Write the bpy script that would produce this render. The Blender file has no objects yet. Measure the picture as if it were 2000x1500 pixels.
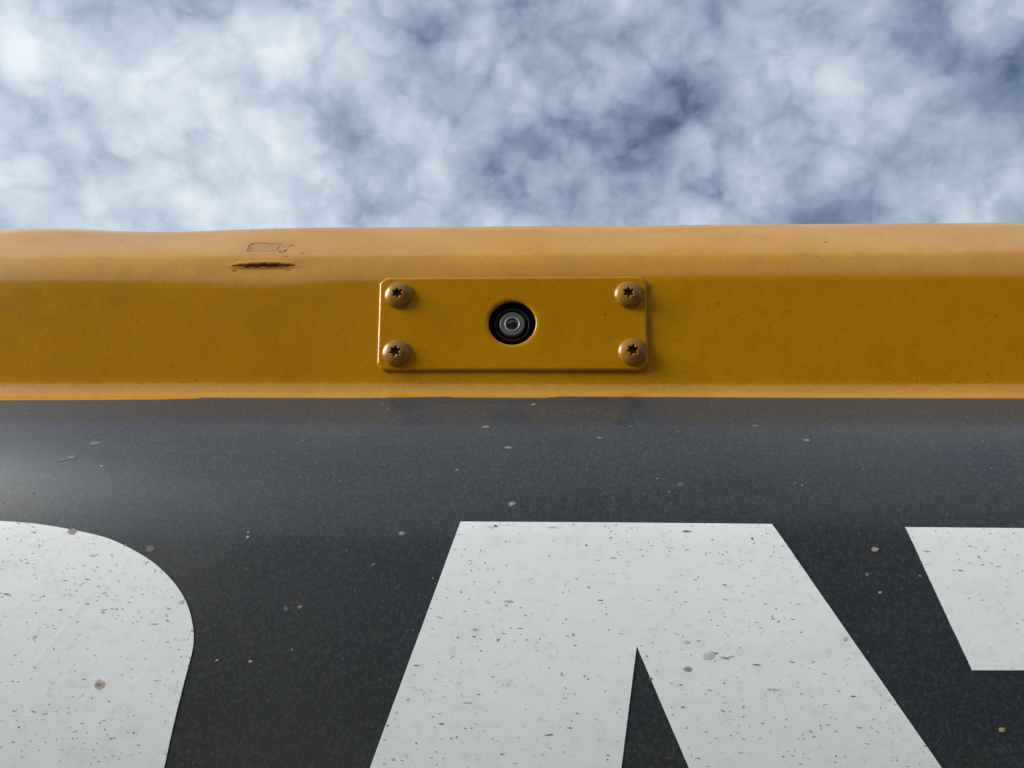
import bpy, bmesh, math, random
import numpy as np
from mathutils import Matrix, Vector

# ------------------------------------------------------------------ camera
scene = bpy.context.scene
col = scene.collection
PITCH = math.radians(25); YAW = math.radians(2.0); EYE = 1.70
cam_data = bpy.data.cameras.new('camera'); cam = bpy.data.objects.new('camera', cam_data)
col.objects.link(cam); scene.camera = cam
cam_data.sensor_width = 36; cam_data.lens = 27.0
cam_data.clip_start = 0.01; cam_data.clip_end = 6000
cam.matrix_world = Matrix.Translation((0, 0, EYE)) @ Matrix.Rotation(math.pi/2 + PITCH, 4, 'X') @ Matrix.Rotation(YAW, 4, 'Y')

# ------------------------------------------------------------------ exposure
vs = scene.view_settings
vs.view_transform = 'Standard'; vs.look = 'None'; vs.exposure = 0.2; vs.gamma = 1.0; vs.use_curve_mapping = False

# ------------------------------------------------------------------ sun
SUN_DIR = Vector((-0.87, -0.23, 0.44)).normalized()      # towards the veiled sun, up on the left
SUN_STRENGTH = 4.9
sd = bpy.data.lights.new('sun', 'SUN'); so = bpy.data.objects.new('sun', sd); col.objects.link(so)
sd.energy = SUN_STRENGTH; sd.angle = math.radians(35); sd.color = (1.0, 0.975, 0.93)
so.location = (0, 0, 30); so.rotation_euler = SUN_DIR.to_track_quat('Z', 'Y').to_euler()

# ------------------------------------------------------------------ node helpers
class NT:
    def __init__(s, tree): s.t = tree; s.n = tree.nodes; s.l = tree.links
    def node(s, typ, **kw):
        n = s.n.new(typ)
        for k, v in kw.items(): setattr(n, k, v)
        return n
    def put(s, sock, v):
        if isinstance(v, bpy.types.NodeSocket): s.l.new(v, sock)
        else: sock.default_value = v
    def math(s, op, a, b=0.0, c=None, clamp=False):
        n = s.node('ShaderNodeMath', operation=op, use_clamp=clamp)
        s.put(n.inputs[0], a); s.put(n.inputs[1], b)
        if c is not None: s.put(n.inputs[2], c)
        return n.outputs[0]
    def vmath(s, op, a, b=None, out=0):
        n = s.node('ShaderNodeVectorMath', operation=op)
        s.put(n.inputs[0], a)
        if b is not None: s.put(n.inputs[1], b)
        return n.outputs[out]
    def mix(s, f, a, b):
        n = s.node('ShaderNodeMix', data_type='RGBA')
        s.put(n.inputs[0], f)
        s.put(n.inputs[6], a if isinstance(a, bpy.types.NodeSocket) else (*a, 1))
        s.put(n.inputs[7], b if isinstance(b, bpy.types.NodeSocket) else (*b, 1))
        return n.outputs[2]
    def noise(s, vec, scale, detail=4, rough=0.55, dist=0.0, out=0):
        n = s.node('ShaderNodeTexNoise'); s.put(n.inputs['Vector'], vec)
        n.inputs['Scale'].default_value = scale; n.inputs['Detail'].default_value = detail
        n.inputs['Roughness'].default_value = rough; n.inputs['Distortion'].default_value = dist
        return n.outputs[out]
    def voro(s, vec, scale, rnd=1.0):
        n = s.node('ShaderNodeTexVoronoi'); s.put(n.inputs['Vector'], vec)
        n.inputs['Scale'].default_value = scale; n.inputs['Randomness'].default_value = rnd
        return n.outputs['Distance'], n.outputs['Color']
    def ramp(s, f, stops, interp='LINEAR'):
        n = s.node('ShaderNodeValToRGB'); s.put(n.inputs[0], f); n.color_ramp.interpolation = interp
        e = n.color_ramp.elements
        while len(e) < len(stops): e.new(0.5)
        for el, (p, c) in zip(e, stops):
            el.position = p; el.color = (*c, 1) if len(c) == 3 else c
        return n.outputs[0]
    def mrange(s, v, a, b, c=0.0, d=1.0):
        n = s.node('ShaderNodeMapRange'); n.interpolation_type = 'SMOOTHSTEP'
        s.put(n.inputs[0], v); n.inputs[1].default_value = a; n.inputs[2].default_value = b
        n.inputs[3].default_value = c; n.inputs[4].default_value = d
        return n.outputs[0]
    def mapping(s, vec, scale=(1,1,1), rot=(0,0,0), loc=(0,0,0)):
        n = s.node('ShaderNodeMapping'); s.put(n.inputs[0], vec)
        n.inputs['Location'].default_value = loc; n.inputs['Rotation'].default_value = rot; n.inputs['Scale'].default_value = scale
        return n.outputs[0]

# ------------------------------------------------------------------ world: broken cloud deck over a Nishita sky
world = bpy.data.worlds.new('World'); scene.world = world; world.use_nodes = True
w = NT(world.node_tree)
for n in list(w.n): w.n.remove(n)
wo = w.node('ShaderNodeOutputWorld'); bg = w.node('ShaderNodeBackground'); w.l.new(bg.outputs[0], wo.inputs[0])
sky = w.node('ShaderNodeTexSky', sky_type='NISHITA'); sky.sun_disc = False
sky.sun_elevation = math.asin(SUN_DIR.z); sky.sun_rotation = math.atan2(SUN_DIR.x, SUN_DIR.y)
sky.air_density = 1.0; sky.dust_density = 1.5
D = w.node('ShaderNodeTexCoord').outputs['Generated']
DR = w.mapping(D, scale=(1.0, 1.0, 1.15), rot=(0.0, math.radians(24), 0.0))
warp = w.vmath('SCALE', w.vmath('SUBTRACT', w.noise(DR, 11.0, 2, 0.5, out=1), (0.5, 0.5, 0.5)))
warp.node.inputs['Scale'].default_value = 0.055
DW = w.vmath('ADD', DR, warp)
big = w.noise(DR, 4.5, 1, 0.5)
mid = w.noise(DW, 12.0, 5, 0.51)
c = w.math('ADD', w.math('MULTIPLY', w.math('SUBTRACT', big, 0.5), 0.40),
           w.math('MULTIPLY', w.math('SUBTRACT', mid, 0.5), 0.90))
# puffs: rounded clumps with darker gaps between them, at two sizes
wp2 = w.vmath('SCALE', w.vmath('SUBTRACT', w.noise(DR, 26.0, 3, 0.55, out=1), (0.5, 0.5, 0.5)))
wp2.node.inputs['Scale'].default_value = 0.06
DP = w.vmath('ADD', DW, wp2)
for sc_, am_ in ((12.0, 0.36), (28.0, 0.19)):
    vn = w.node('ShaderNodeTexVoronoi', feature='F1'); w.put(vn.inputs['Vector'], DP)
    vn.inputs['Scale'].default_value = sc_
    dsq = w.math('MULTIPLY', vn.outputs['Distance'], vn.outputs['Distance'])
    c = w.math('ADD', c, w.math('MULTIPLY', w.math('SUBTRACT', 0.29, dsq), am_))
# the cloud deck's larger thick and thin places: direction, angular size (rad), amount
MASSES = [
    ((-0.529,0.569,0.630),0.20, 0.20), ((-0.506,0.641,0.577),0.10,-0.02), ((-0.362,0.627,0.690),0.14, 0.10),
    ((-0.368,0.730,0.576),0.17, 0.15), ((-0.267,0.629,0.730),0.09,-0.10), ((0.079,0.704,0.706),0.10,-0.06),
    ((0.062,0.746,0.663),0.08,-0.07), ((0.120,0.760,0.640),0.08,-0.09), ((0.222,0.686,0.693),0.06,-0.07),
    ((0.150,0.700,0.690),0.06,-0.10), ((0.200,0.770,0.600),0.07, 0.12), ((0.330,0.700,0.630),0.09, 0.08),
    ((0.321,0.754,0.573),0.045,-0.20), ((0.360,0.735,0.573),0.045,-0.14), ((0.430,0.690,0.580),0.05,-0.16),
    ((0.485,0.640,0.600),0.05,-0.16), ((0.455,0.712,0.535),0.08, 0.14), ((0.428,0.582,0.692),0.10,-0.08),
    ((-0.460,0.700,0.545),0.06,-0.08), ((0.30,0.66,0.69),0.28,-0.08), ((0.02,0.64,0.77),0.12,-0.06),
]
for d, r, amp in MASSES:
    dv = Vector(d).normalized()
    dt = w.vmath('DOT_PRODUCT', D, tuple(dv), out=1)
    g = w.math('EXPONENT', w.math('MULTIPLY', w.math('SUBTRACT', dt, 1.0), 2.0/(r*r)))
    c = w.math('ADD', c, w.math('MULTIPLY', g, amp))
# forward scattering round the veiled sun
sdot = w.math('MAXIMUM', w.vmath('DOT_PRODUCT', D, tuple(SUN_DIR), out=1), 0.0)
glow = w.math('POWER', sdot, 6.0)
lum = w.math('ADD', c, 0.55)
cloud = w.ramp(lum, [(0.0, (0.12,0.18,0.29)), (0.28, (0.21,0.28,0.40)), (0.5, (0.37,0.46,0.57)), (0.72, (0.56,0.65,0.745)), (1.0, (0.80,0.87,0.93))])
cover = w.mrange(lum, -0.05, 0.30)
skyc = w.vmath('SCALE', sky.outputs[0]); skyc.node.inputs['Scale'].default_value = 0.09
mixed = w.mix(cover, skyc, cloud)
gain = w.math('ADD', 1.0, w.math('MULTIPLY', glow, 0.8))
outc = w.vmath('SCALE', mixed); w.l.new(gain, outc.node.inputs['Scale'])
w.l.new(outc, bg.inputs[0]); bg.inputs[1].default_value = 0.88

# ------------------------------------------------------------------ materials
def new_mat(name):
    m = bpy.data.materials.new(name); m.use_nodes = True
    t = NT(m.node_tree); b = t.n['Principled BSDF']
    return m, t, b
def bump(t, b, h, strength, dist=0.001, normal=None):
    n = t.node('ShaderNodeBump'); t.put(n.inputs['Height'], h)
    n.inputs['Strength'].default_value = strength; n.inputs['Distance'].default_value = dist
    if normal is not None: t.l.new(normal, n.inputs['Normal'])
    t.l.new(n.outputs[0], b.inputs['Normal']); return n.outputs[0]
def attr(t, name):
    return t.node('ShaderNodeAttribute', attribute_name=name)

def yellow_paint(name, base=(0.555, 0.248, 0.0005), wear=False, dirty=0.0):
    m, t, b = new_mat(name)
    O = t.node('ShaderNodeTexCoord').outputs['Object']
    n1 = t.noise(O, 9, 4, 0.6); n2 = t.noise(O, 70, 4, 0.65); n3 = t.noise(O, 800, 3, 0.6)
    dark = (base[0]*0.93, base[1]*0.91, base[2]); light = (base[0]*1.05, base[1]*1.07, base[2]*3)
    c = t.mix(t.mrange(n1, 0.3, 0.7), dark, light)
    c = t.mix(t.math('MULTIPLY', t.mrange(n2, 0.42, 0.72), 0.32), c, (base[0]*0.72, base[1]*0.66, base[2]))
    c = t.mix(t.math('MULTIPLY', t.mrange(n3, 0.46, 0.72), 0.55), c, (base[0]*0.70, base[1]*0.62, base[2]))
    # vertical run-off streaks
    st = t.noise(t.mapping(O, scale=(60, 4, 4)), 1.0, 3, 0.6)
    c = t.mix(t.math('MULTIPLY', t.mrange(st, 0.50, 0.75), 0.05), c, (0.17, 0.08, 0.01))
    # grime dots
    for sc, r0, thr, amt in ((75, 0.10, 0.72, 0.75), (200, 0.17, 0.66, 0.45)):
        ov = t.vmath('ADD', O, t.vmath('SCALE', t.noise(O, sc*2.2, 2, 0.5, out=1)))
        ov.node.inputs[1].links[0].from_node.inputs['Scale'].default_value = 0.35/sc
        dist, cc = t.voro(ov, sc)
        sp = t.node('ShaderNodeSeparateColor'); t.l.new(cc, sp.inputs[0])
        pick = t.math('GREATER_THAN', sp.outputs[0], thr)
        rad = t.math('MULTIPLY', sp.outputs[1], r0)
        msk = t.math('MULTIPLY', pick, t.math('SUBTRACT', 1.0, t.math('DIVIDE', dist, t.math('ADD', rad, 0.01)), clamp=True), clamp=True)
        msk = t.math('MULTIPLY', t.mrange(msk, 0.0, 0.5), amt)
        c = t.mix(msk, c, (0.06, 0.025, 0.006))
    rough = t.math('ADD', 0.13, t.math('MULTIPLY', n2, 0.08))
    if wear:
        scr = attr(t, 'scratch').outputs['Fac']; rust = attr(t, 'rust').outputs['Fac']; spot = attr(t, 'grime').outputs['Fac']
        c = t.mix(t.math('MULTIPLY', scr, 0.80), c, (0.11, 0.055, 0.012))
        c = t.mix(t.math('MULTIPLY', spot, 0.8), c, (0.06, 0.025, 0.006))
        rcol = t.mix(t.mrange(t.noise(O, 900, 4, 0.7), 0.35, 0.65), (0.045, 0.008, 0.003), (0.36, 0.045, 0.008))
        c = t.mix(rust, c, rcol)
        rough = t.math('ADD', rough, t.math('MULTIPLY', rust, 0.4), clamp=True)
    if dirty > 0:
        rough = t.math('ADD', rough, 0.10)
        dn = t.noise(O, 300, 4, 0.65)
        c = t.mix(t.math('MULTIPLY', t.mrange(dn, 0.35, 0.7), dirty), c, (0.10, 0.06, 0.025))
    t.l.new(c, b.inputs['Base Color']); t.l.new(rough, b.inputs['Roughness'])
    b.inputs['IOR'].default_value = 1.64
    h = t.math('ADD', t.math('MULTIPLY', t.noise(O, 900, 2, 0.5), 0.5), t.math('MULTIPLY', t.noise(O, 180, 2, 0.5), 0.8))
    bump(t, b, h, 0.12, 0.0006)
    return m
M_YEL = yellow_paint('yellow_machine_paint', wear=True)
M_PLATE = yellow_paint('yellow_plate_paint', base=(0.55, 0.244, 0.0005))
M_PLATE.node_tree.nodes['Principled BSDF'].inputs['IOR'].default_value = 1.5
M_SCREW = yellow_paint('grimy_yellow_screw_paint', base=(0.36, 0.175, 0.005), dirty=0.40)
for k in (M_SCREW,):
    k.node_tree.nodes['Principled BSDF'].inputs['IOR'].default_value = 1.5

def band_mat():
    m, t, b = new_mat('black_vinyl_film')
    O = t.node('ShaderNodeTexCoord').outputs['Object']
    g = t.noise(O, 700, 3, 0.7); n = t.noise(O, 14, 4, 0.6); n2 = t.noise(O, 60, 3, 0.6)
    c = t.mix(t.mrange(n, 0.3, 0.7), (0.023, 0.027, 0.031), (0.030, 0.034, 0.037))
    c = t.mix(t.math('MULTIPLY', t.mrange(g, 0.42, 0.72), 0.85), c, (0.060, 0.064, 0.067))
    c = t.mix(t.math('MULTIPLY', t.mrange(n2, 0.5, 0.8), 0.25), c, (0.040, 0.040, 0.038))
    dist, cc = t.voro(O, 260); sp = t.node('ShaderNodeSeparateColor'); t.l.new(cc, sp.inputs[0])
    msk = t.math('MULTIPLY', t.math('GREATER_THAN', sp.outputs[0], 0.80), t.mrange(dist, 0.22, 0.05))
    c = t.mix(t.math('MULTIPLY', msk, 0.30), c, (0.16, 0.16, 0.155))
    t.l.new(c, b.inputs['Base Color'])
    t.l.new(t.math('ADD', 0.36, t.math('MULTIPLY', n, 0.10)), b.inputs['Roughness'])
    b.inputs['IOR'].default_value = 1.45
    b.inputs['Coat Weight'].default_value = 0.42; b.inputs['Coat Roughness'].default_value = 0.125; b.inputs['Coat IOR'].default_value = 1.5
    h = t.math('ADD', t.math('MULTIPLY', g, 0.5), t.math('MULTIPLY', t.noise(O, 30, 2, 0.5), 1.5))
    bump(t, b, h, 0.14, 0.0006)
    return m
M_BAND = band_mat()

CREASES = [((-0.1761, 0.3032, 1.7493), (-0.1906, 0.3029, 1.7226), 0.0021, 0.18), ((-0.1912, 0.3029, 1.7235), (-0.1981, 0.3032, 1.7153), 0.0016, 0.14), ((-0.1949, 0.3047, 1.7733), (-0.2067, 0.3044, 1.7702), 0.0016, 0.16), ((-0.1469, 0.3032, 1.7506), (-0.1451, 0.3028, 1.7314), 0.0018, 0.11), ((-0.162, 0.3038, 1.7027), (-0.1468, 0.3029, 1.7223), 0.0021, 0.11), ((-0.163, 0.3042, 1.7671), (-0.1658, 0.3037, 1.7605), 0.0013, 0.14), ((-0.1929, 0.3037, 1.7603), (-0.2045, 0.303, 1.7441), 0.0020, 0.09)]
def white_mat():
    m, t, b = new_mat('white_vinyl_letter_film')
    O = t.node('ShaderNodeTexCoord').outputs['Object']
    n = t.noise(O, 22, 5, 0.6); f = t.noise(t.mapping(O, scale=(0.6, 1, 1)), 330, 4, 0.7); n3 = t.noise(t.mapping(O, scale=(0.45, 1, 1)), 110, 4, 0.65)
    c = t.mix(t.mrange(n, 0.3, 0.7), (0.87, 0.885, 0.88), (0.91, 0.92, 0.91))
    c = t.mix(t.math('MULTIPLY', t.mrange(n3, 0.52, 0.76), 0.16), c, (0.52, 0.535, 0.53))
    c = t.mix(t.math('MULTIPLY', t.mrange(f, 0.50, 0.80), 0.30), c, (0.42, 0.43, 0.43))
    t.l.new(c, b.inputs['Base Color']); b.inputs['Roughness'].default_value = 0.42
    # creases pressed into the film of the first letter
    h = t.math('MULTIPLY', t.noise(O, 60, 3, 0.5), 0.35)
    for p0, p1, wd, amt in CREASES:
        ba = Vector(p1) - Vector(p0)
        pa = t.vmath('SUBTRACT', O, p0)
        k = t.math('DIVIDE', t.vmath('DOT_PRODUCT', pa, tuple(ba), out=1), ba.length_squared, clamp=True)
        on = t.vmath('SCALE', tuple(ba)); t.l.new(k, on.node.inputs['Scale'])
        ds = t.vmath('LENGTH', t.vmath('SUBTRACT', pa, on), out=1)
        ds = t.math('ADD', ds, t.math('MULTIPLY', t.math('SUBTRACT', t.noise(O, 130, 2, 0.5), 0.5), 0.0022))
        h = t.math('ADD', h, t.math('MULTIPLY', t.mrange(ds, 0.0, wd, 1.0, 0.0), amt))
    bump(t, b, h, 0.22, 0.0008)
    return m
M_WHITE = white_mat()

def plain(name, colr, rough, metal=0.0, ior=1.5, nscale=300, var=0.25, bmp=0.1):
    m, t, b = new_mat(name)
    O = t.node('ShaderNodeTexCoord').outputs['Object']
    n = t.noise(O, nscale, 4, 0.6)
    t.l.new(t.mix(n, tuple(x*(1-var) for x in colr), tuple(min(1, x*(1+var)) for x in colr)), b.inputs['Base Color'])
    b.inputs['Roughness'].default_value = rough; b.inputs['Metallic'].default_value = metal; b.inputs['IOR'].default_value = ior
    if bmp: bump(t, b, n, bmp, 0.0004)
    return m
M_BLACK = plain('black_housing_and_socket_shade', (0.006, 0.006, 0.007), 0.55)  # camera housing; also painted into the screw sockets as shade
M_DARKRING = plain('dark_plastic_barrel', (0.012, 0.012, 0.013), 0.30)
M_BEZEL = plain('grey_satin_lens_bezel', (0.15, 0.145, 0.14), 0.45, 0.35, nscale=900)
M_RIM = plain('pale_worn_rim', (0.62, 0.60, 0.58), 0.35, 0.3, nscale=900)
M_GLASS = plain('dark_lens_glass', (0.014, 0.011, 0.010), 0.06, 0.0, 1.65, bmp=0)
M_GLASS.node_tree.nodes['Principled BSDF'].inputs['Coat Weight'].default_value = 0.6
def speck_mat():
    m, t, b = new_mat('dried_mud_specks')
    t.l.new(attr(t, 'tint').outputs['Color'], b.inputs['Base Color']); b.inputs['Roughness'].default_value = 0.85
    b.inputs['IOR'].default_value = 1.35
    return m
M_SPECK = speck_mat()
def ground_mat():
    m, t, b = new_mat('packed_gravel_yard')
    O = t.node('ShaderNodeTexCoord').outputs['Object']
    n = t.noise(O, 0.6, 5, 0.6); g = t.noise(O, 30, 6, 0.7)
    c = t.mix(n, (0.075, 0.066, 0.055), (0.125, 0.112, 0.094)); c = t.mix(t.math('MULTIPLY', t.mrange(g, 0.4, 0.7), 0.5), c, (0.17, 0.155, 0.135))
    t.l.new(c, b.inputs['Base Color']); b.inputs['Roughness'].default_value = 0.9
    bump(t, b, g, 0.5, 0.02)
    return m
M_GROUND = ground_mat()

M_ADDED_BANK = plain('added_bank_dark', (0.055, 0.042, 0.030), 0.95, nscale=2.5, var=0.5, bmp=0)  # dark colour for the added bank that the paint reflects

# ------------------------------------------------------------------ profile of the counterweight's rear face
# s: distance along the skin in metres, up from the cover plate's middle; angle: lean of the skin from the plane square to the view
KNOTS = [(-0.75, 0), (-0.36, 10), (-0.22, 20), (-0.14, 30), (-0.108, 46), (-0.081, 63), (-0.055, 66.5), (-0.0445, 69), (-0.04, 52), (-0.031, 19), (-0.029, 18), (0.0235, 18), (0.029, 27), (0.037, 36), (0.0412, 42), (0.0450, 56), (0.08, 61), (0.098, 80), (0.118, 115), (0.4, 115)]
_ds = 0.0002
_s = np.arange(-0.75, 0.4, _ds)
_a = np.radians(np.interp(_s, [k[0] for k in KNOTS], [k[1] for k in KNOTS]))
_w = np.hanning(23); _w /= _w.sum(); _a = np.convolve(np.pad(_a, 11, 'edge'), _w, 'valid')
_e = _a - PITCH                                           # elevation of the outward normal
_y = np.cumsum(np.sin(_e))*_ds; _z = np.cumsum(np.cos(_e))*_ds
_i = int(np.argmin(abs(_s)))
_y += 0.40*math.cos(PITCH) - 0.0315*math.sin(PITCH) - _y[_i]
_z += EYE + 0.40*math.sin(PITCH) + 0.0315*math.cos(PITCH) - _z[_i]
def skin(x, s, off=0.0):
    x = np.asarray(x, float); s = np.asarray(s, float); off = np.asarray(off, float)
    e = np.interp(s, _s, _e); y = np.interp(s, _s, _y); z = np.interp(s, _s, _z)
    return np.stack([x + 0*y, y - np.cos(e)*off, z + np.sin(e)*off], -1)

# ------------------------------------------------------------------ object helpers
def link(name, me, mat, parent=None):
    o = bpy.data.objects.new(name, me); col.objects.link(o)
    if mat is not None and not me.materials: me.materials.append(mat)
    if parent is not None: o.parent = parent
    return o
def mesh(name, verts, faces, smooth=True):
    me = bpy.data.meshes.new(name); me.from_pydata([tuple(map(float, v)) for v in verts], [], faces); me.update()
    if smooth: me.polygons.foreach_set('use_smooth', [True]*len(me.polygons))
    return me
def sstep(v, a, b):
    t = np.clip((v - a)/(b - a), 0, 1); return t*t*(3 - 2*t)
rs = np.random.RandomState(7)
def wobble(x, freqs, seed):
    r = np.random.RandomState(seed); o = 0*x
    for f in freqs: o = o + np.sin(x*f + r.uniform(0, 6.28))*r.uniform(0.5, 1.0)
    return o/len(freqs)

# ------------------------------------------------------------------ ground
gm = bmesh.new(); bmesh.ops.create_circle(gm, cap_ends=True, segments=96, radius=3000)
gme = bpy.data.meshes.new('ground'); gm.to_mesh(gme); gm.free()
ground = link('ground', gme, M_GROUND); ground['kind'] = 'structure'

# unseen bank added behind the camera to darken what the paint reflects
bx = np.linspace(-90, 90, 121); by = np.linspace(0, 1, 15)
bv, bf = [], []
for i, x in enumerate(bx):
    hgt = (12.0 + 1.5*math.sin(x*0.09+1) + 1.0*math.sin(x*0.31) + 0.35*math.sin(x*0.83+2))*min(1, (90-abs(x))/25+0.02)
    y0 = -13.5 + 1.2*math.sin(x*0.13) - (x/38)**2
    for v in by: bv.append((x, y0 - v*13, hgt*math.sin(math.pi*v)**0.75 - 0.15 + 0.25*math.sin(x*1.7+v*9)*math.sin(math.pi*v)))
for i in range(len(bx)-1):
    for j in range(len(by)-1): bf.append((i*15+j, i*15+j+1, (i+1)*15+j+1, (i+1)*15+j))
added_bank = link('added_dark_bank', mesh('added_dark_bank', bv, bf), M_ADDED_BANK); added_bank['kind'] = 'structure'

# ------------------------------------------------------------------ the machine's counterweight
root = bpy.data.objects.new('counterweight', None); col.objects.link(root)
root['label'] = 'yellow painted machine counterweight with a black band of huge white capital letters'
root['category'] = 'counterweight'

def lin(a, b, step): return list(np.arange(a, b - step*0.5, step))
XS = lin(-1.3,-0.36,0.04) + lin(-0.36,-0.178,0.004) + lin(-0.178,-0.122,0.00035) + lin(-0.122,0.098,0.003) + lin(0.098,0.146,0.0005) + lin(0.146,0.36,0.004) + lin(0.36,1.3,0.04) + [1.3]
SS = lin(-0.75,-0.25,0.025) + lin(-0.25,-0.052,0.006) + lin(-0.052,-0.026,0.0008) + lin(-0.026,0.020,0.0025) + lin(0.020,0.0305,0.0006) + lin(0.0305,0.066,0.0003) + lin(0.066,0.120,0.0007) + lin(0.120,0.39,0.02) + [0.39]
XS = np.array(XS); SS = np.array(SS)
GX, GS = np.meshgrid(XS, SS)                              # rows by s
off = np.zeros_like(GX)
# general unevenness of the cast and painted skin
off += 0.00022*np.sin(GX*19+1.0)*np.sin(GS*60) + 0.00012*np.sin(GX*47+2.0)
# blow that pushed the upper bevel in
_fold = np.exp(-(np.abs(GX+0.150)/0.016)**3)
_over = 0.15*np.clip(0.0440-GS, 0, 0.0078)*sstep(GS, 0.0335, 0.0360)
off += _over*_fold - 0.0012*np.exp(-((GX+0.150)/0.030)**2)*np.exp(-((GS-0.034)/0.008)**2)
off -= 0.0016*np.exp(-((GX+0.235)/0.055)**2)*sstep(GS,0.045,0.085)
off += 0.0012*np.exp(-((GX+0.30)/0.035)**2)*sstep(GS,0.055,0.085)
off -= 0.0008*np.exp(-((GX+0.148)/0.05)**2)*np.exp(-((GS-0.062)/0.016)**2)
# torn slit below it
XC, HW = -0.1497, 0.0174
q = (GX - XC)/HW
lens = np.clip(1 - np.abs(q)**2.2, 0, 1)**0.75
mid_s = 0.0362 + 0.0003*wobble(GX, [900, 300], 3)
up = lens*(0.0003 + 0.0002*wobble(GX, [700, 1500, 330], 4))
dn = lens*(0.0008 + 0.0005*wobble(GX, [480, 1150, 260], 5))
dd = GS - mid_s
slit = np.where(dd > 0, sstep(-dd, -up-0.00012, -up+0.00012), sstep(dd, -dn-0.0007, -dn+0.0003))*(lens > 0)
off -= 0.0028*slit
off += 0.0006*np.exp(-((dd-0.0016)/0.0008)**2)*(lens > 0)*lens*(1-slit)
rust = np.maximum(sstep(slit, 0.02, 0.25), np.where(dd <= 0, sstep(dd, -dn-0.0009*lens, -dn-0.0002), sstep(-dd, -up-0.0006*lens, -up-0.0002))*(lens > 0.35)*(np.abs(dd) < 0.004))
# scratches (x, s) and their half width
SCR = [([(-0.1623,0.0519),(-0.1583,0.0512),(-0.1452,0.0510),(-0.1426,0.0490),(-0.1412,0.0523)],0.0006,1.0),
       ([(-0.1562,0.0634),(-0.1600,0.0637),(-0.1636,0.0632),(-0.1645,0.0595),(-0.1636,0.0565),(-0.1614,0.0553)],0.00055,0.75),
       ([(-0.1562,0.0634),(-0.1530,0.0622),(-0.1500,0.0612)],0.0004,0.4),
       ([(-0.1478,0.0602),(-0.1393,0.0600),(-0.1402,0.0571),(-0.1468,0.0565),(-0.1461,0.0530)],0.00045,0.7),
       ([(-0.1440,0.0515),(-0.1432,0.0478)],0.0006,0.7), ([(-0.1420,0.0500),(-0.1405,0.0492)],0.0007,0.6),
       ([(-0.1318,0.0469),(-0.1306,0.0473),(-0.1300,0.0482)],0.0006,0.6), ([(-0.1398,0.0428),(-0.1376,0.0430)],0.0007,0.6),
       ([(-0.1630,0.0506),(-0.1600,0.0502)],0.0005,0.7), ([(-0.1655,0.0325),(-0.1635,0.0322)],0.0006,0.7), ([(-0.1370,0.0325),(-0.1345,0.0326)],0.0005,0.5),
       ([(-0.1535,0.0618),(-0.1520,0.0600),(-0.1500,0.0606)],0.0007,0.35),
       ([(0.1287,0.0878),(0.1290,0.0840)],0.0005,0.6), ([(0.1305,0.0865),(0.1312,0.0835)],0.0004,0.45), ([(0.1336,0.0872),(0.1342,0.0842)],0.0004,0.5),
       ([(0.1362,0.0878),(0.1374,0.0840)],0.0005,0.6), ([(0.1385,0.0878),(0.1399,0.0838)],0.0005,0.6), ([(0.1408,0.0878),(0.1422,0.0842)],0.0005,0.6),
       ([(0.1055,0.0828),(0.1075,0.0832),(0.1085,0.0840)],0.0004,0.5), ([(0.1150,0.0838),(0.1165,0.0834)],0.0005,0.5), ([(0.1000,0.0822),(0.1040,0.0822)],0.0004,0.35)]
scr = np.zeros_like(GX)
for pts, hw, amt in SCR:
    for (x0, s0), (x1, s1) in zip(pts[:-1], pts[1:]):
        m = (GX > min(x0,x1)-0.004) & (GX < max(x0,x1)+0.004) & (GS > min(s0,s1)-0.004) & (GS < max(s0,s1)+0.004)
        if not m.any(): continue
        px, ps = GX[m]-x0, GS[m]-s0; dx, dsv = x1-x0, s1-s0
        tt = np.clip((px*dx+ps*dsv)/(dx*dx+dsv*dsv), 0, 1)
        dist = np.hypot(px-tt*dx, ps-tt*dsv)
        hwv = hw*(0.75+0.5*np.abs(wobble(GX[m], [2100, 900], 11)))
        scr[m] = np.maximum(scr[m], amt*np.exp(-(dist/hwv)**2))
off -= 0.00045*scr
# flattened flap inside the scratched frame
fl = ((GX > -0.164) & (GX < -0.1455) & (GS > 0.0515) & (GS < 0.063))
off -= 0.0003*fl
scr = np.maximum(scr, 0.55*fl*(0.35+0.65*np.abs(wobble(GX*1.0+GS*0.7, [700, 1900, 3300], 31))))
grime = np.zeros_like(GX)
V = skin(GX.ravel(), GS.ravel(), off.ravel())
nr, nc = GX.shape
# hole for the rear camera behind the plate
PCX, PCS = -0.0138, 0.0
HCX, HCS = -0.01385, 0.0000
faces = []
cxm = (XS[:-1]+XS[1:])/2; csm = (SS[:-1]+SS[1:])/2
for r in range(nr-1):
    b0 = r*nc
    near = abs(csm[r]-HCS) < 0.0165
    for cidx in range(nc-1):
        if near and math.hypot(cxm[cidx]-HCX, csm[r]-HCS) < 0.0165: continue
        faces.append((b0+cidx, b0+cidx+1, b0+cidx+1+nc, b0+cidx+nc))
V = V.tolist(); nb = len(V)
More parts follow.
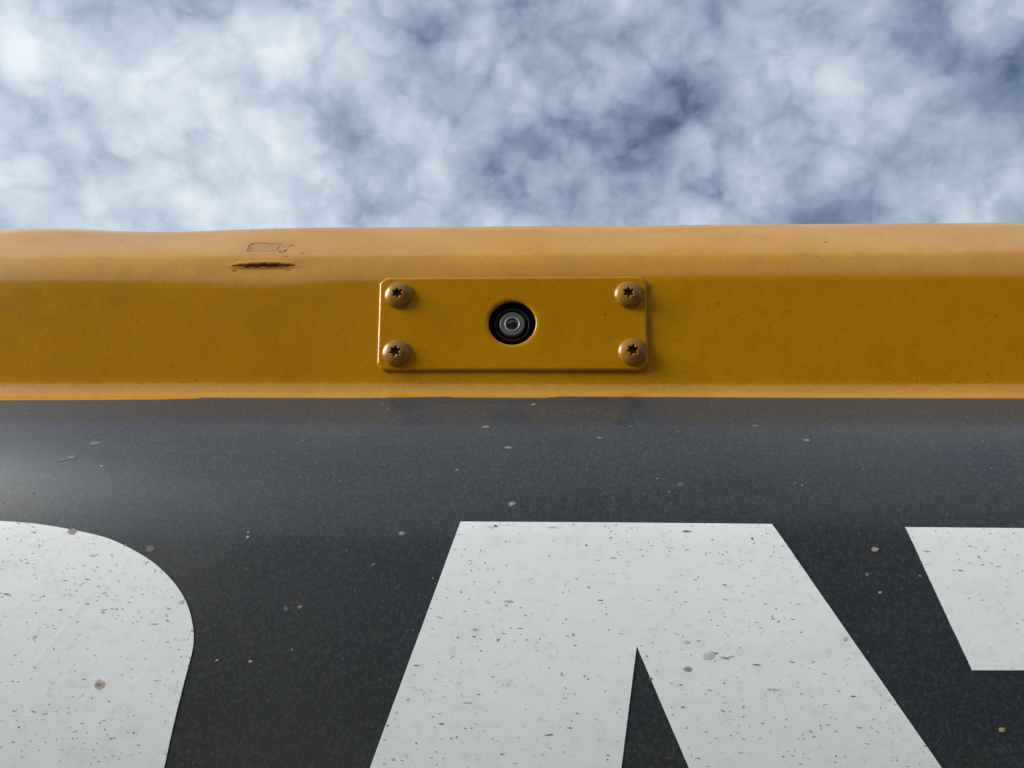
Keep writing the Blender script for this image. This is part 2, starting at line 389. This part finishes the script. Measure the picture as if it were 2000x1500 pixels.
# back, underside and ends of the block
yb, zt, zb = 1.25, V[-1][2], V[0][2]
for xx in XS: V.append((xx, yb, zt))
for xx in XS: V.append((xx, yb, zb))
top0 = (nr-1)*nc
for cidx in range(nc-1):
    faces.append((top0+cidx, top0+cidx+1, nb+cidx+1, nb+cidx))
    faces.append((nb+cidx, nb+cidx+1, nb+nc+cidx+1, nb+nc+cidx))
    faces.append((nb+nc+cidx, nb+nc+cidx+1, cidx+1, cidx))
faces.append([r*nc for r in range(nr-1, -1, -1)] + [nb+nc, nb])
faces.append([r*nc+nc-1 for r in range(nr)] + [nb+nc-1, nb+2*nc-1])
me = mesh('casting', V, faces)
for nm, arr in (('scratch', scr), ('rust', rust), ('grime', grime)):
    at = me.attributes.new(nm, 'FLOAT', 'POINT')
    at.data.foreach_set('value', np.concatenate([arr.ravel(), np.zeros(2*nc)]).astype(np.float32))
casting = link('casting', me, M_YEL, root)
casting['label'] = 'yellow painted casting, its upper bevel dented and torn'

# ------------------------------------------------------------------ film pieces laid on the skin
def film(name, outline, o0, o1, mat, parent, step=0.004, holes=()):
    """closed outline in (x, s); becomes a thin sheet following the skin between heights o0 and o1"""
    bm = bmesh.new()
    loops = [outline] + list(holes); edges = []
    for lp in loops:
        vsx = [bm.verts.new((p[0], p[1], 0)) for p in lp]
        edges += [bm.edges.new((vsx[i], vsx[(i+1) % len(vsx)])) for i in range(len(vsx))]
    bmesh.ops.triangle_fill(bm, edges=edges, use_beauty=True, use_dissolve=False)
    smin = min(p[1] for p in outline); smax = max(p[1] for p in outline)
    k = smin + step
    while k < smax:
        bmesh.ops.bisect_plane(bm, geom=bm.verts[:]+bm.edges[:]+bm.faces[:], plane_co=(0, k, 0), plane_no=(0, 1, 0), dist=1e-7)
        k += step
    bmesh.ops.recalc_face_normals(bm, faces=bm.faces[:])
    if bm.faces and sum(f.normal.z for f in bm.faces) < 0: bmesh.ops.reverse_faces(bm, faces=bm.faces[:])
    bound = [e for e in bm.edges if len(e.link_faces) == 1]
    ext = bmesh.ops.extrude_edge_only(bm, edges=bound)
    for v in [g for g in ext['geom'] if isinstance(g, bmesh.types.BMVert)]: v.co.z = -1
    bm.faces.index_update(); skirt = {f.index for f in bm.faces if any(v.co.z < -0.5 for v in f.verts)}
    xs = np.array([v.co.x for v in bm.verts]); ss = np.array([v.co.y for v in bm.verts]); lo = np.array([v.co.z < -0.5 for v in bm.verts])
    pts = skin(xs, ss, np.where(lo, o0, o1))
    for v, p in zip(bm.verts, pts): v.co = p
    for f in bm.faces: f.smooth = f.index not in skirt
    mee = bpy.data.meshes.new(name); bm.to_mesh(mee); bm.free()
    nv = np.interp(ss, _s, _e)
    mee.normals_split_custom_set_from_vertices([(0.0, -math.cos(q_), math.sin(q_)) for q_ in nv])
    # flat skirt faces, smooth sheet
    o = link(name, mee, mat, parent)
    return o
EDGE = [(-0.5978,-0.0474),(-0.2716,-0.0479),(-0.2324,-0.0473),(-0.1935,-0.0466),(-0.1718,-0.0453),(-0.1698,-0.0440),(-0.1291,-0.0445),(-0.0902,-0.0445),(-0.0467,-0.0427),
        (-0.0414,-0.0437),(0.0019,-0.0442),(0.0109,-0.0426),(0.0627,-0.0430),(0.1375,-0.0440),(0.2355,-0.0445),(0.5985,-0.0450)]
ex = np.array([p[0] for p in EDGE]); es = np.array([p[1] for p in EDGE])
exs = np.concatenate([np.linspace(-1.28,-0.33,20), np.linspace(-0.32,0.32,260), np.linspace(0.33,1.28,20)])
ess = np.interp(exs, ex, es) + 0.00010*wobble(exs, [90, 230, 410], 21)
BS = np.concatenate([[0], lin(0.0012, 0.012, 0.0015), lin(0.012, 0.2, 0.004), lin(0.2, 0.46, 0.02), [0.46]])
vv, ff = [], []
for k, b in enumerate(BS): vv += skin(exs, ess - b, 0.0005 + 0*exs).tolist()
n = len(exs)
for k in range(len(BS)-1):
    for i in range(n-1): ff.append((k*n+i, (k+1)*n+i, (k+1)*n+i+1, k*n+i+1))
b0 = len(vv); vv += skin(exs, ess, -0.0005 + 0*exs).tolist()
for i in range(n-1): ff.append((i, i+1, b0+i+1, b0+i))
bme = mesh('black_band', vv, ff); 
for p in list(bme.polygons)[-(n-1):]: p.use_smooth = False
band = link('black_band', bme, M_BAND, root)
band['label'] = 'semi-gloss black film band spotted with dried mud'

def bez(p0, p1, p2, p3, n=14):
    return [tuple((1-t)**3*np.array(p0)+3*(1-t)**2*t*np.array(p1)+3*(1-t)*t*t*np.array(p2)+t**3*np.array(p3)) for t in np.linspace(0, 1, n)]
def smooth_poly(pts, n=6):
    out = []
    P = [pts[0]] + pts + [pts[-1]]
    for i in range(1, len(P)-2):
        p0, p1, p2, p3 = map(np.array, P[i-1:i+3])
        for t in np.linspace(0, 1, n, endpoint=False):
            out.append(tuple(0.5*((2*p1)+(-p0+p2)*t+(2*p0-5*p1+4*p2-p3)*t*t+(-p0+3*p1-3*p2+p3)*t**3)))
    return out + [pts[-1]]
C_EDGE = [(-0.2230,-0.1326),(-0.2074,-0.1337),(-0.1905,-0.1363),(-0.1755,-0.1396),(-0.1632,-0.1445),(-0.1527,-0.1502),(-0.1439,-0.1571),(-0.1380,-0.1636),(-0.1341,-0.1703),(-0.1318,-0.1769),(-0.1311,-0.1825),(-0.1315,-0.1881),(-0.1324,-0.1970),(-0.1335,-0.2092),(-0.1345,-0.2227)]
Cc = [(-0.2787,-0.1319),(-0.2499,-0.1321)] + smooth_poly(C_EDGE, 5) + [(-0.1355,-0.2368),(-0.2056,-0.2368)]
Cc += bez((-0.2073,-0.2204),(-0.2091,-0.1964),(-0.2782,-0.1964),(-0.2785,-0.2300)) + [(-0.2900,-0.2665)]
Cc += bez((-0.2900,-0.2945),(-0.2900,-0.3225),(-0.2160,-0.3225),(-0.2140,-0.2945)) + [(-0.2140,-0.2725),(-0.1400,-0.2725)]
Cc += bez((-0.1390,-0.3045),(-0.1380,-0.3645),(-0.1800,-0.3825),(-0.2400,-0.3825)) + bez((-0.2900,-0.3825),(-0.3400,-0.3825),(-0.3660,-0.3545),(-0.3660,-0.3045))
Cc += bez((-0.3516,-0.2349),(-0.3511,-0.1676),(-0.3364,-0.1319),(-0.2806,-0.1319))
letC = film('letter', Cc, 0.0004, 0.00075, M_WHITE, band)
A_L = [(-0.0317,-0.1316),(-0.0379,-0.1523),(-0.0446,-0.1738),(-0.0518,-0.1961),(-0.0602,-0.2216),(-0.1140,-0.3785)]
A_R = [(0.0931,-0.1318),(0.1056,-0.1562),(0.1176,-0.1785),(0.1291,-0.1989),(0.1404,-0.2184),(0.2390,-0.3785)]
A_out = [(0.0308,-0.1316)] + A_R + [(0.1180,-0.3785),(0.1010,-0.3425),(0.0090,-0.3425),(0.0020,-0.3785)] + A_L[::-1]
A_in = [(0.0291,-0.2201),(0.0326,-0.2003),(0.0365,-0.1792),(0.0448,-0.2001),(0.0528,-0.2197),(0.0830,-0.2895),(0.0180,-0.2895)]
letA = film('letter', A_out, 0.0004, 0.00075, M_WHITE, band, holes=[A_in])
T_o = [(0.1453,-0.1328),(0.1916,-0.1329),(0.3844,-0.1331),(0.3837,-0.1863),(0.3175,-0.1861),(0.3310,-0.3785),(0.2580,-0.3785),(0.2475,-0.1859),(0.1764,-0.1860),(0.1575,-0.1862),(0.1532,-0.1695),(0.1491,-0.1517)]
letT = film('letter', T_o, 0.0004, 0.00075, M_WHITE, band)
for o, tx in ((letC, 'white letter C, cut off by the left edge'), (letA, 'white letter A below the cover plate'), (letT, 'white letter T, its bar entering from the right')): o['label'] = tx

# ------------------------------------------------------------------ frame on the flat yellow face for plate, screws and camera
f_e = float(np.interp(0.0, _s, _e))
F_N = Vector((0, -math.cos(f_e), math.sin(f_e))); F_U = Vector((0, math.sin(f_e), math.cos(f_e))); F_X = Vector((1, 0, 0))
def face_matrix(x, s, o=0.0, spin=0.0):
    p = skin([x], [s], [o])[0]
    return Matrix(((F_X.x, F_U.x, F_N.x, p[0]), (F_X.y, F_U.y, F_N.y, p[1]), (F_X.z, F_U.z, F_N.z, p[2]), (0, 0, 0, 1))) @ Matrix.Rotation(spin, 4, 'Z')

# ------------------------------------------------------------------ cover plate
PL_T = 0.0016
def plate_mesh():
    hx0, hx1, ht, hb, ch = 0.0708, 0.0692, 0.0262, 0.0262, 0.0034
    # outline: slightly wider at the top, corners cut off
    corners = [(hx1-ch,-hb),(hx1,-hb+ch),(hx0-0.0004,ht-ch),(hx0-0.0004-ch,ht),(-hx0+ch,ht),(-hx0,ht-ch),(-hx1,-hb+ch),(-hx1+ch,-hb)]
    N = 144
    hole = [(math.cos(2*math.pi*i/N), math.sin(2*math.pi*i/N)) for i in range(N)]
    def outline(inset):
        cs = []
        m = len(corners)
        for i in range(m):                                # offset each side inwards
            a, b, c = np.array(corners[i-1]), np.array(corners[i]), np.array(corners[(i+1) % m])
            d1 = (b-a)/np.linalg.norm(b-a); d2 = (c-b)/np.linalg.norm(c-b)
            n1 = np.array([-d1[1], d1[0]]); n2 = np.array([-d2[1], d2[0]])
            cs.append(b + (n1+n2)/(1+n1.dot(n2))*inset)
        return cs
    def cast_ray(cs, th):
        dx, dy = math.cos(th), math.sin(th); best = None
        for i in range(len(cs)):
            a, b = cs[i], cs[(i+1) % len(cs)]
            ex_, ey = b[0]-a[0], b[1]-a[1]; den = dx*ey-dy*ex_
            if abs(den) < 1e-12: continue
            t = (a[0]*ey-a[1]*ex_)/den; u = (a[0]*dy-a[1]*dx)/den
            if t > 0 and -1e-6 <= u <= 1+1e-6: best = t
        return (dx*best, dy*best)
    # angles: hole angles plus exact corner angles
    angs = sorted(set([2*math.pi*i/N for i in range(N)] + [math.atan2(c_[1], c_[0]) % (2*math.pi) for c_ in corners]))
    rings = []
    hr = 0.0123; hc = (HCX-PCX, HCS-PCS)
    rings.append([(hc[0]+hr*math.cos(a), hc[1]+hr*math.sin(a), -0.0005) for a in angs])
    rings.append([(hc[0]+hr*math.cos(a), hc[1]+hr*math.sin(a), PL_T-0.0006) for a in angs])
    rings.append([(hc[0]+(hr+0.0002)*math.cos(a), hc[1]+(hr+0.0002)*math.sin(a), PL_T-0.0002) for a in angs])
    rings.append([(hc[0]+(hr+0.0006)*math.cos(a), hc[1]+(hr+0.0006)*math.sin(a), PL_T) for a in angs])
    rings.append([(hc[0]+(hr+0.0025)*math.cos(a), hc[1]+(hr+0.0025)*math.sin(a), PL_T) for a in angs])
    for ins, z in ((0.0016, PL_T), (0.0010, PL_T), (0.00035, PL_T-0.00025), (0.00006, PL_T-0.0007), (0.0, PL_T-0.0013), (0.0, -0.0004)):
        cs = outline(ins); rings.append([(*cast_ray(cs, a), z) for a in angs])
    vs_, fs_ = [], []
    m = len(angs)
    for r in rings: vs_ += r
    for k in range(len(rings)-1):
        for i in range(m):
            j = (i+1) % m; fs_.append((k*m+i, (k+1)*m+i, (k+1)*m+j, k*m+j))
    return mesh('cover_plate', vs_, fs_)
pm = plate_mesh()
plate = link('cover_plate', pm, M_PLATE, root); plate.matrix_world = face_matrix(PCX, PCS, 0.0)
plate['label'] = 'small rectangular cover plate with cut corners and a round hole'

# ------------------------------------------------------------------ screws with six-lobed sockets
def screw_mesh():
    N = 72; R = 0.0072; Hd = 0.0038
    def dome(r): return 0.0009 + (Hd-0.0009)*max(0.0, 1-(r/(R*1.0))**2.15)**0.62
    def star(a, k=1.0):
        c6 = math.cos(6*a); return 0.0023*k*(1 + 0.24*c6 + 0.035*math.cos(12*a))
    rings = []
    A = [2*math.pi*i/N for i in range(N)]
    rings.append([(0.0004*math.cos(a), 0.0004*math.sin(a), Hd-0.0042) for a in A])
    rings.append([(star(a, .86)*math.cos(a), star(a, .86)*math.sin(a), Hd-0.0038) for a in A])
    rings.append([(star(a, .97)*math.cos(a), star(a, .97)*math.sin(a), Hd-0.0007) for a in A])
    rings.append([(star(a, 1.0)*math.cos(a), star(a, 1.0)*math.sin(a), dome(star(a))-0.00022) for a in A])
    rings.append([(star(a, 1.07)*math.cos(a), star(a, 1.07)*math.sin(a), dome(star(a, 1.07))-0.00004) for a in A])
    for k, rr in enumerate((0.0034, 0.0040, 0.0047, 0.0054, 0.0060, 0.0065, 0.0069, 0.0071, 0.0072)):
        b = max(0.0, 1-(k+1)/3.0); rings.append([((rr*(1-b)+max(star(a,1.2),0.0026)*1.12*b)*math.cos(a), (rr*(1-b)+max(star(a,1.2),0.0026)*1.12*b)*math.sin(a), dome(rr*(1-b)+max(star(a,1.2),0.0026)*1.12*b)) for a in A])
    rings.append([(R*math.cos(a), R*math.sin(a), 0.0004) for a in A]); rings.append([(R*0.97*math.cos(a), R*0.97*math.sin(a), -0.0008) for a in A])
    vs_, fs_ = [], []
    for r in rings: vs_ += r
    for k in range(len(rings)-1):
        for i in range(N):
            j = (i+1) % N; fs_.append((k*N+i, (k+1)*N+i, (k+1)*N+j, k*N+j))
    fs_.append(tuple(range(N)))
    sme_ = mesh('screw', vs_, fs_)
    sme_.materials.append(M_SCREW); sme_.materials.append(M_BLACK)
    for i, p in enumerate(sme_.polygons):
        if i < 2*N or i == len(sme_.polygons)-1: p.material_index = 1      # socket faces blackened to stand for the shade inside
    return sme_
sm = screw_mesh()
for (x, s, spin) in ((-0.0740,0.0155,0.60), (0.0466,0.0152,0.52), (-0.0733,-0.0170,0.35), (0.0475,-0.0166,0.28)):
    sc = link('screw', sm, M_SCREW, plate)
    sc.matrix_world = face_matrix(x, s, PL_T, spin)
bpy.context.view_layer.update()
for o in [plate] + list(plate.children):                  # keep clean local transforms under the parents
    mw = o.matrix_world.copy()

# ------------------------------------------------------------------ rear view camera inside the hole
camroot = bpy.data.objects.new('rear_view_camera', None); col.objects.link(camroot)
camroot.matrix_world = face_matrix(HCX, HCS-0.0002, 0.0)
camroot['label'] = 'small round rear view camera lens recessed in the hole of the yellow plate'
camroot['category'] = 'camera'
def lathe(name, prof, mat, N=64):
    vs_, fs_ = [], []
    for r, z in prof: vs_ += [(r*math.cos(2*math.pi*i/N), r*math.sin(2*math.pi*i/N), z) for i in range(N)]
    for k in range(len(prof)-1):
        for i in range(N):
            j = (i+1) % N; fs_.append((k*N+i, k*N+j, (k+1)*N+j, (k+1)*N+i))
    if prof[-1][0] < 0.0006: fs_.append(tuple(range((len(prof)-1)*N, len(prof)*N)))
    o = link(name, mesh(name, vs_, fs_), mat); o.parent = camroot
    return o
lathe('housing', [(0.0150,-0.0006),(0.0150,-0.0160),(0.0092,-0.0160),(0.0092,-0.0150)], M_BLACK)
lathe('barrel', [(0.0093,-0.0155),(0.0093,-0.0012),(0.0090,-0.0008),(0.0086,-0.0008),(0.0083,-0.0012),(0.0076,-0.0030),(0.0068,-0.0030),(0.0067,-0.0042)], M_DARKRING)
lathe('bezel', [(0.0066,-0.0060),(0.0066,-0.0002),(0.0064,0.0001),(0.0060,0.0002),(0.0038,-0.0005),(0.0037,-0.0005)], M_BEZEL)
lathe('lens_rim', [(0.0040,-0.0012),(0.0040,-0.0001),(0.0038,0.00015),(0.0036,0.00010),(0.0034,-0.0003),(0.0033,-0.0012)], M_RIM)
lathe('lens', [(0.0034,-0.0012),(0.0030,-0.0008),(0.0024,-0.0005),(0.0016,-0.0003),(0.0008,-0.0002),(0.0002,-0.0002)], M_GLASS)

# ------------------------------------------------------------------ dried specks on the film (too small to pick apart)
def inside(poly, x, s):
    k = False; n_ = len(poly); j = n_-1
    for i in range(n_):
        xi, yi = poly[i]; xj, yj = poly[j]
        if (yi > s) != (yj > s) and x < (xj-xi)*(s-yi)/(yj-yi)+xi: k = not k
        j = i
    return k
def on_white(x, s):
    return inside(Cc, x, s) or (inside(A_out, x, s) and not inside(A_in, x, s)) or inside(T_o, x, s)
random.seed(11)
SP = []                                                   # x, s, half length, half width, angle, colour, height
def irregular(x, s, a, b, ang, colr, h):
    SP.append((x, s, a, b, ang, colr, h))
for _ in range(12500):
    x = random.uniform(-0.30, 0.30); s = random.uniform(-0.36, -0.128)
    if not on_white(x, s): continue
    u = random.random()
    dens = 0.5 + 0.5*math.sin(x*31+s*55)*math.sin(x*17-s*43+1)
    if random.random() > 0.35+0.65*dens: continue
    size = 0.00017*math.exp(random.gauss(0, 0.40))
    tone = random.choice((0.10, 0.20, 0.30, 0.38, 0.46, 0.52, 0.54, 0.58, 0.62, 0.64))
    if u < 0.36: a, b, ang = size*random.uniform(1.8, 4.2), size*random.uniform(0.55, 0.85), random.gauss(-0.02, 0.16)
    elif u < 0.985: a, b, ang = size*random.uniform(0.9, 1.7), size*random.uniform(0.7, 1.1), random.gauss(0, 0.5)
    else:
        a, b, ang = size*random.uniform(2.5, 4.5), size*random.uniform(1.6, 3.0), random.gauss(0, 0.5); tone = random.choice((0.5, 0.56, 0.6))
    a = min(a, 0.0022)
    irregular(x, s, a, b, ang, (tone, tone*1.01, tone*1.0), 0.00083)
for _ in range(900):                                       # pale dust on the black
    x = random.uniform(-0.30, 0.30); s = random.uniform(-0.36, -0.052)
    if on_white(x, s): continue
    size = 0.00024*math.exp(random.gauss(0, 0.5)); tone = random.choice((0.08, 0.10, 0.12, 0.16, 0.22, 0.32))
    irregular(x, s, size*random.uniform(0.8, 1.7), size*random.uniform(0.6, 1.1), random.gauss(0, 0.5), (tone, tone*0.99, tone*0.96), 0.00058)
MUD = (0.085, 0.078, 0.062)
for x, s, a, colr in ((-0.2063,-0.0999,0.0032,(0.217,0.208,0.183)), (-0.2096,-0.1013,0.0026,(0.192,0.186,0.169)), (-0.2003,-0.0905,0.0030,(0.217,0.200,0.175)), (-0.0552,-0.1368,0.0019,(0.370,0.319,0.251)), (-0.0111,-0.1234,0.0020,(0.404,0.353,0.268)),
        (-0.0134,-0.0926,0.0020,(0.268,0.242,0.200)), (0.1180,-0.0867,0.0022,(0.285,0.268,0.226)), (-0.0242,-0.0759,0.0026,(0.200,0.200,0.183)), (0.0269,-0.0852,0.0018,(0.217,0.200,0.175)), (0.0987,-0.0745,0.0020,(0.166,0.166,0.158)),
        (-0.1902,-0.1051,0.0008,(0.600,0.600,0.600)), (-0.1177,-0.1368,0.0010,(0.404,0.370,0.302)), (-0.1176,-0.1388,0.0012,(0.540,0.506,0.438)), (0.1314,-0.1420,0.0019,(0.438,0.370,0.285)), (0.1298,-0.1587,0.0010,(0.540,0.506,0.438)),
        (0.1636,-0.2058,0.0017,(0.540,0.404,0.183)), (-0.1564,-0.1440,0.0026,(0.234,0.200,0.149)), (-0.1211,-0.1861,0.0008,(0.600,0.574,0.438)), (-0.1083,-0.1863,0.0010,(0.600,0.574,0.438)), (-0.0974,-0.1671,0.0017,(0.183,0.183,0.183)), (-0.0921,-0.1663,0.0014,(0.251,0.251,0.251)),
        (0.0375,-0.1339,0.0,MUD)):
    if a: irregular(x, s, a*0.78, a*0.50, random.gauss(0.1, 0.2), colr, 0.00060)
for x, s, a, b, colr in ((0.0547,-0.1870,0.0014,0.0009,(0.22,0.22,0.21)), (-0.1642,-0.1951,0.0021,0.0018,(0.52,0.46,0.37)), (-0.1644,-0.1951,0.0013,0.0010,(0.20,0.13,0.07)), (-0.1906,-0.1371,0.0022,0.0012,(0.30,0.25,0.19))):
    irregular(x, s, a, b, 0.1, colr, 0.00082 + 0.00003*(a < 0.0015))
sv, sf, sc_ = [], [], []
SX, SS_, SO = [], [], []
for (x, s, a, b, ang, colr, h) in SP:
    N = 13 if a > 0.0006 else 8
    base = len(SX); ca, sa = math.cos(ang), math.sin(ang); ph = random.uniform(0, 6.28)
    jit = 0.15 if a < 0.0008 else 0.22
    for i in range(N):
        th = ph + 2*math.pi*i/N; r = random.uniform(1-jit, 1+jit)
        px, ps = a*r*math.cos(th), b*r*math.sin(th)
        SX.append(x+px*ca-ps*sa); SS_.append(s+px*sa+ps*ca); SO.append(h)
    SX.append(x); SS_.append(s); SO.append(h+0.00006)
    for i in range(N): sf.append((base+i, base+(i+1) % N, base+N))
    bgc = 0.80 if h > 0.0007 else 0.035
    k_ = random.uniform(0.05, 0.45) if h > 0.0007 else random.uniform(0.4, 0.7)
    sc_ += [tuple(q_*(1-k_)+bgc*k_ for q_ in colr) + (1.0,)]*N + [(*colr, 1.0)]
sme = mesh('mud_specks', skin(SX, SS_, SO), sf, smooth=False)
ca_ = sme.color_attributes.new('tint', 'FLOAT_COLOR', 'POINT')
ca_.data.foreach_set('color', np.array(sc_, np.float32).ravel())
specks = link('mud_specks', sme, M_SPECK, root); specks['kind'] = 'stuff'
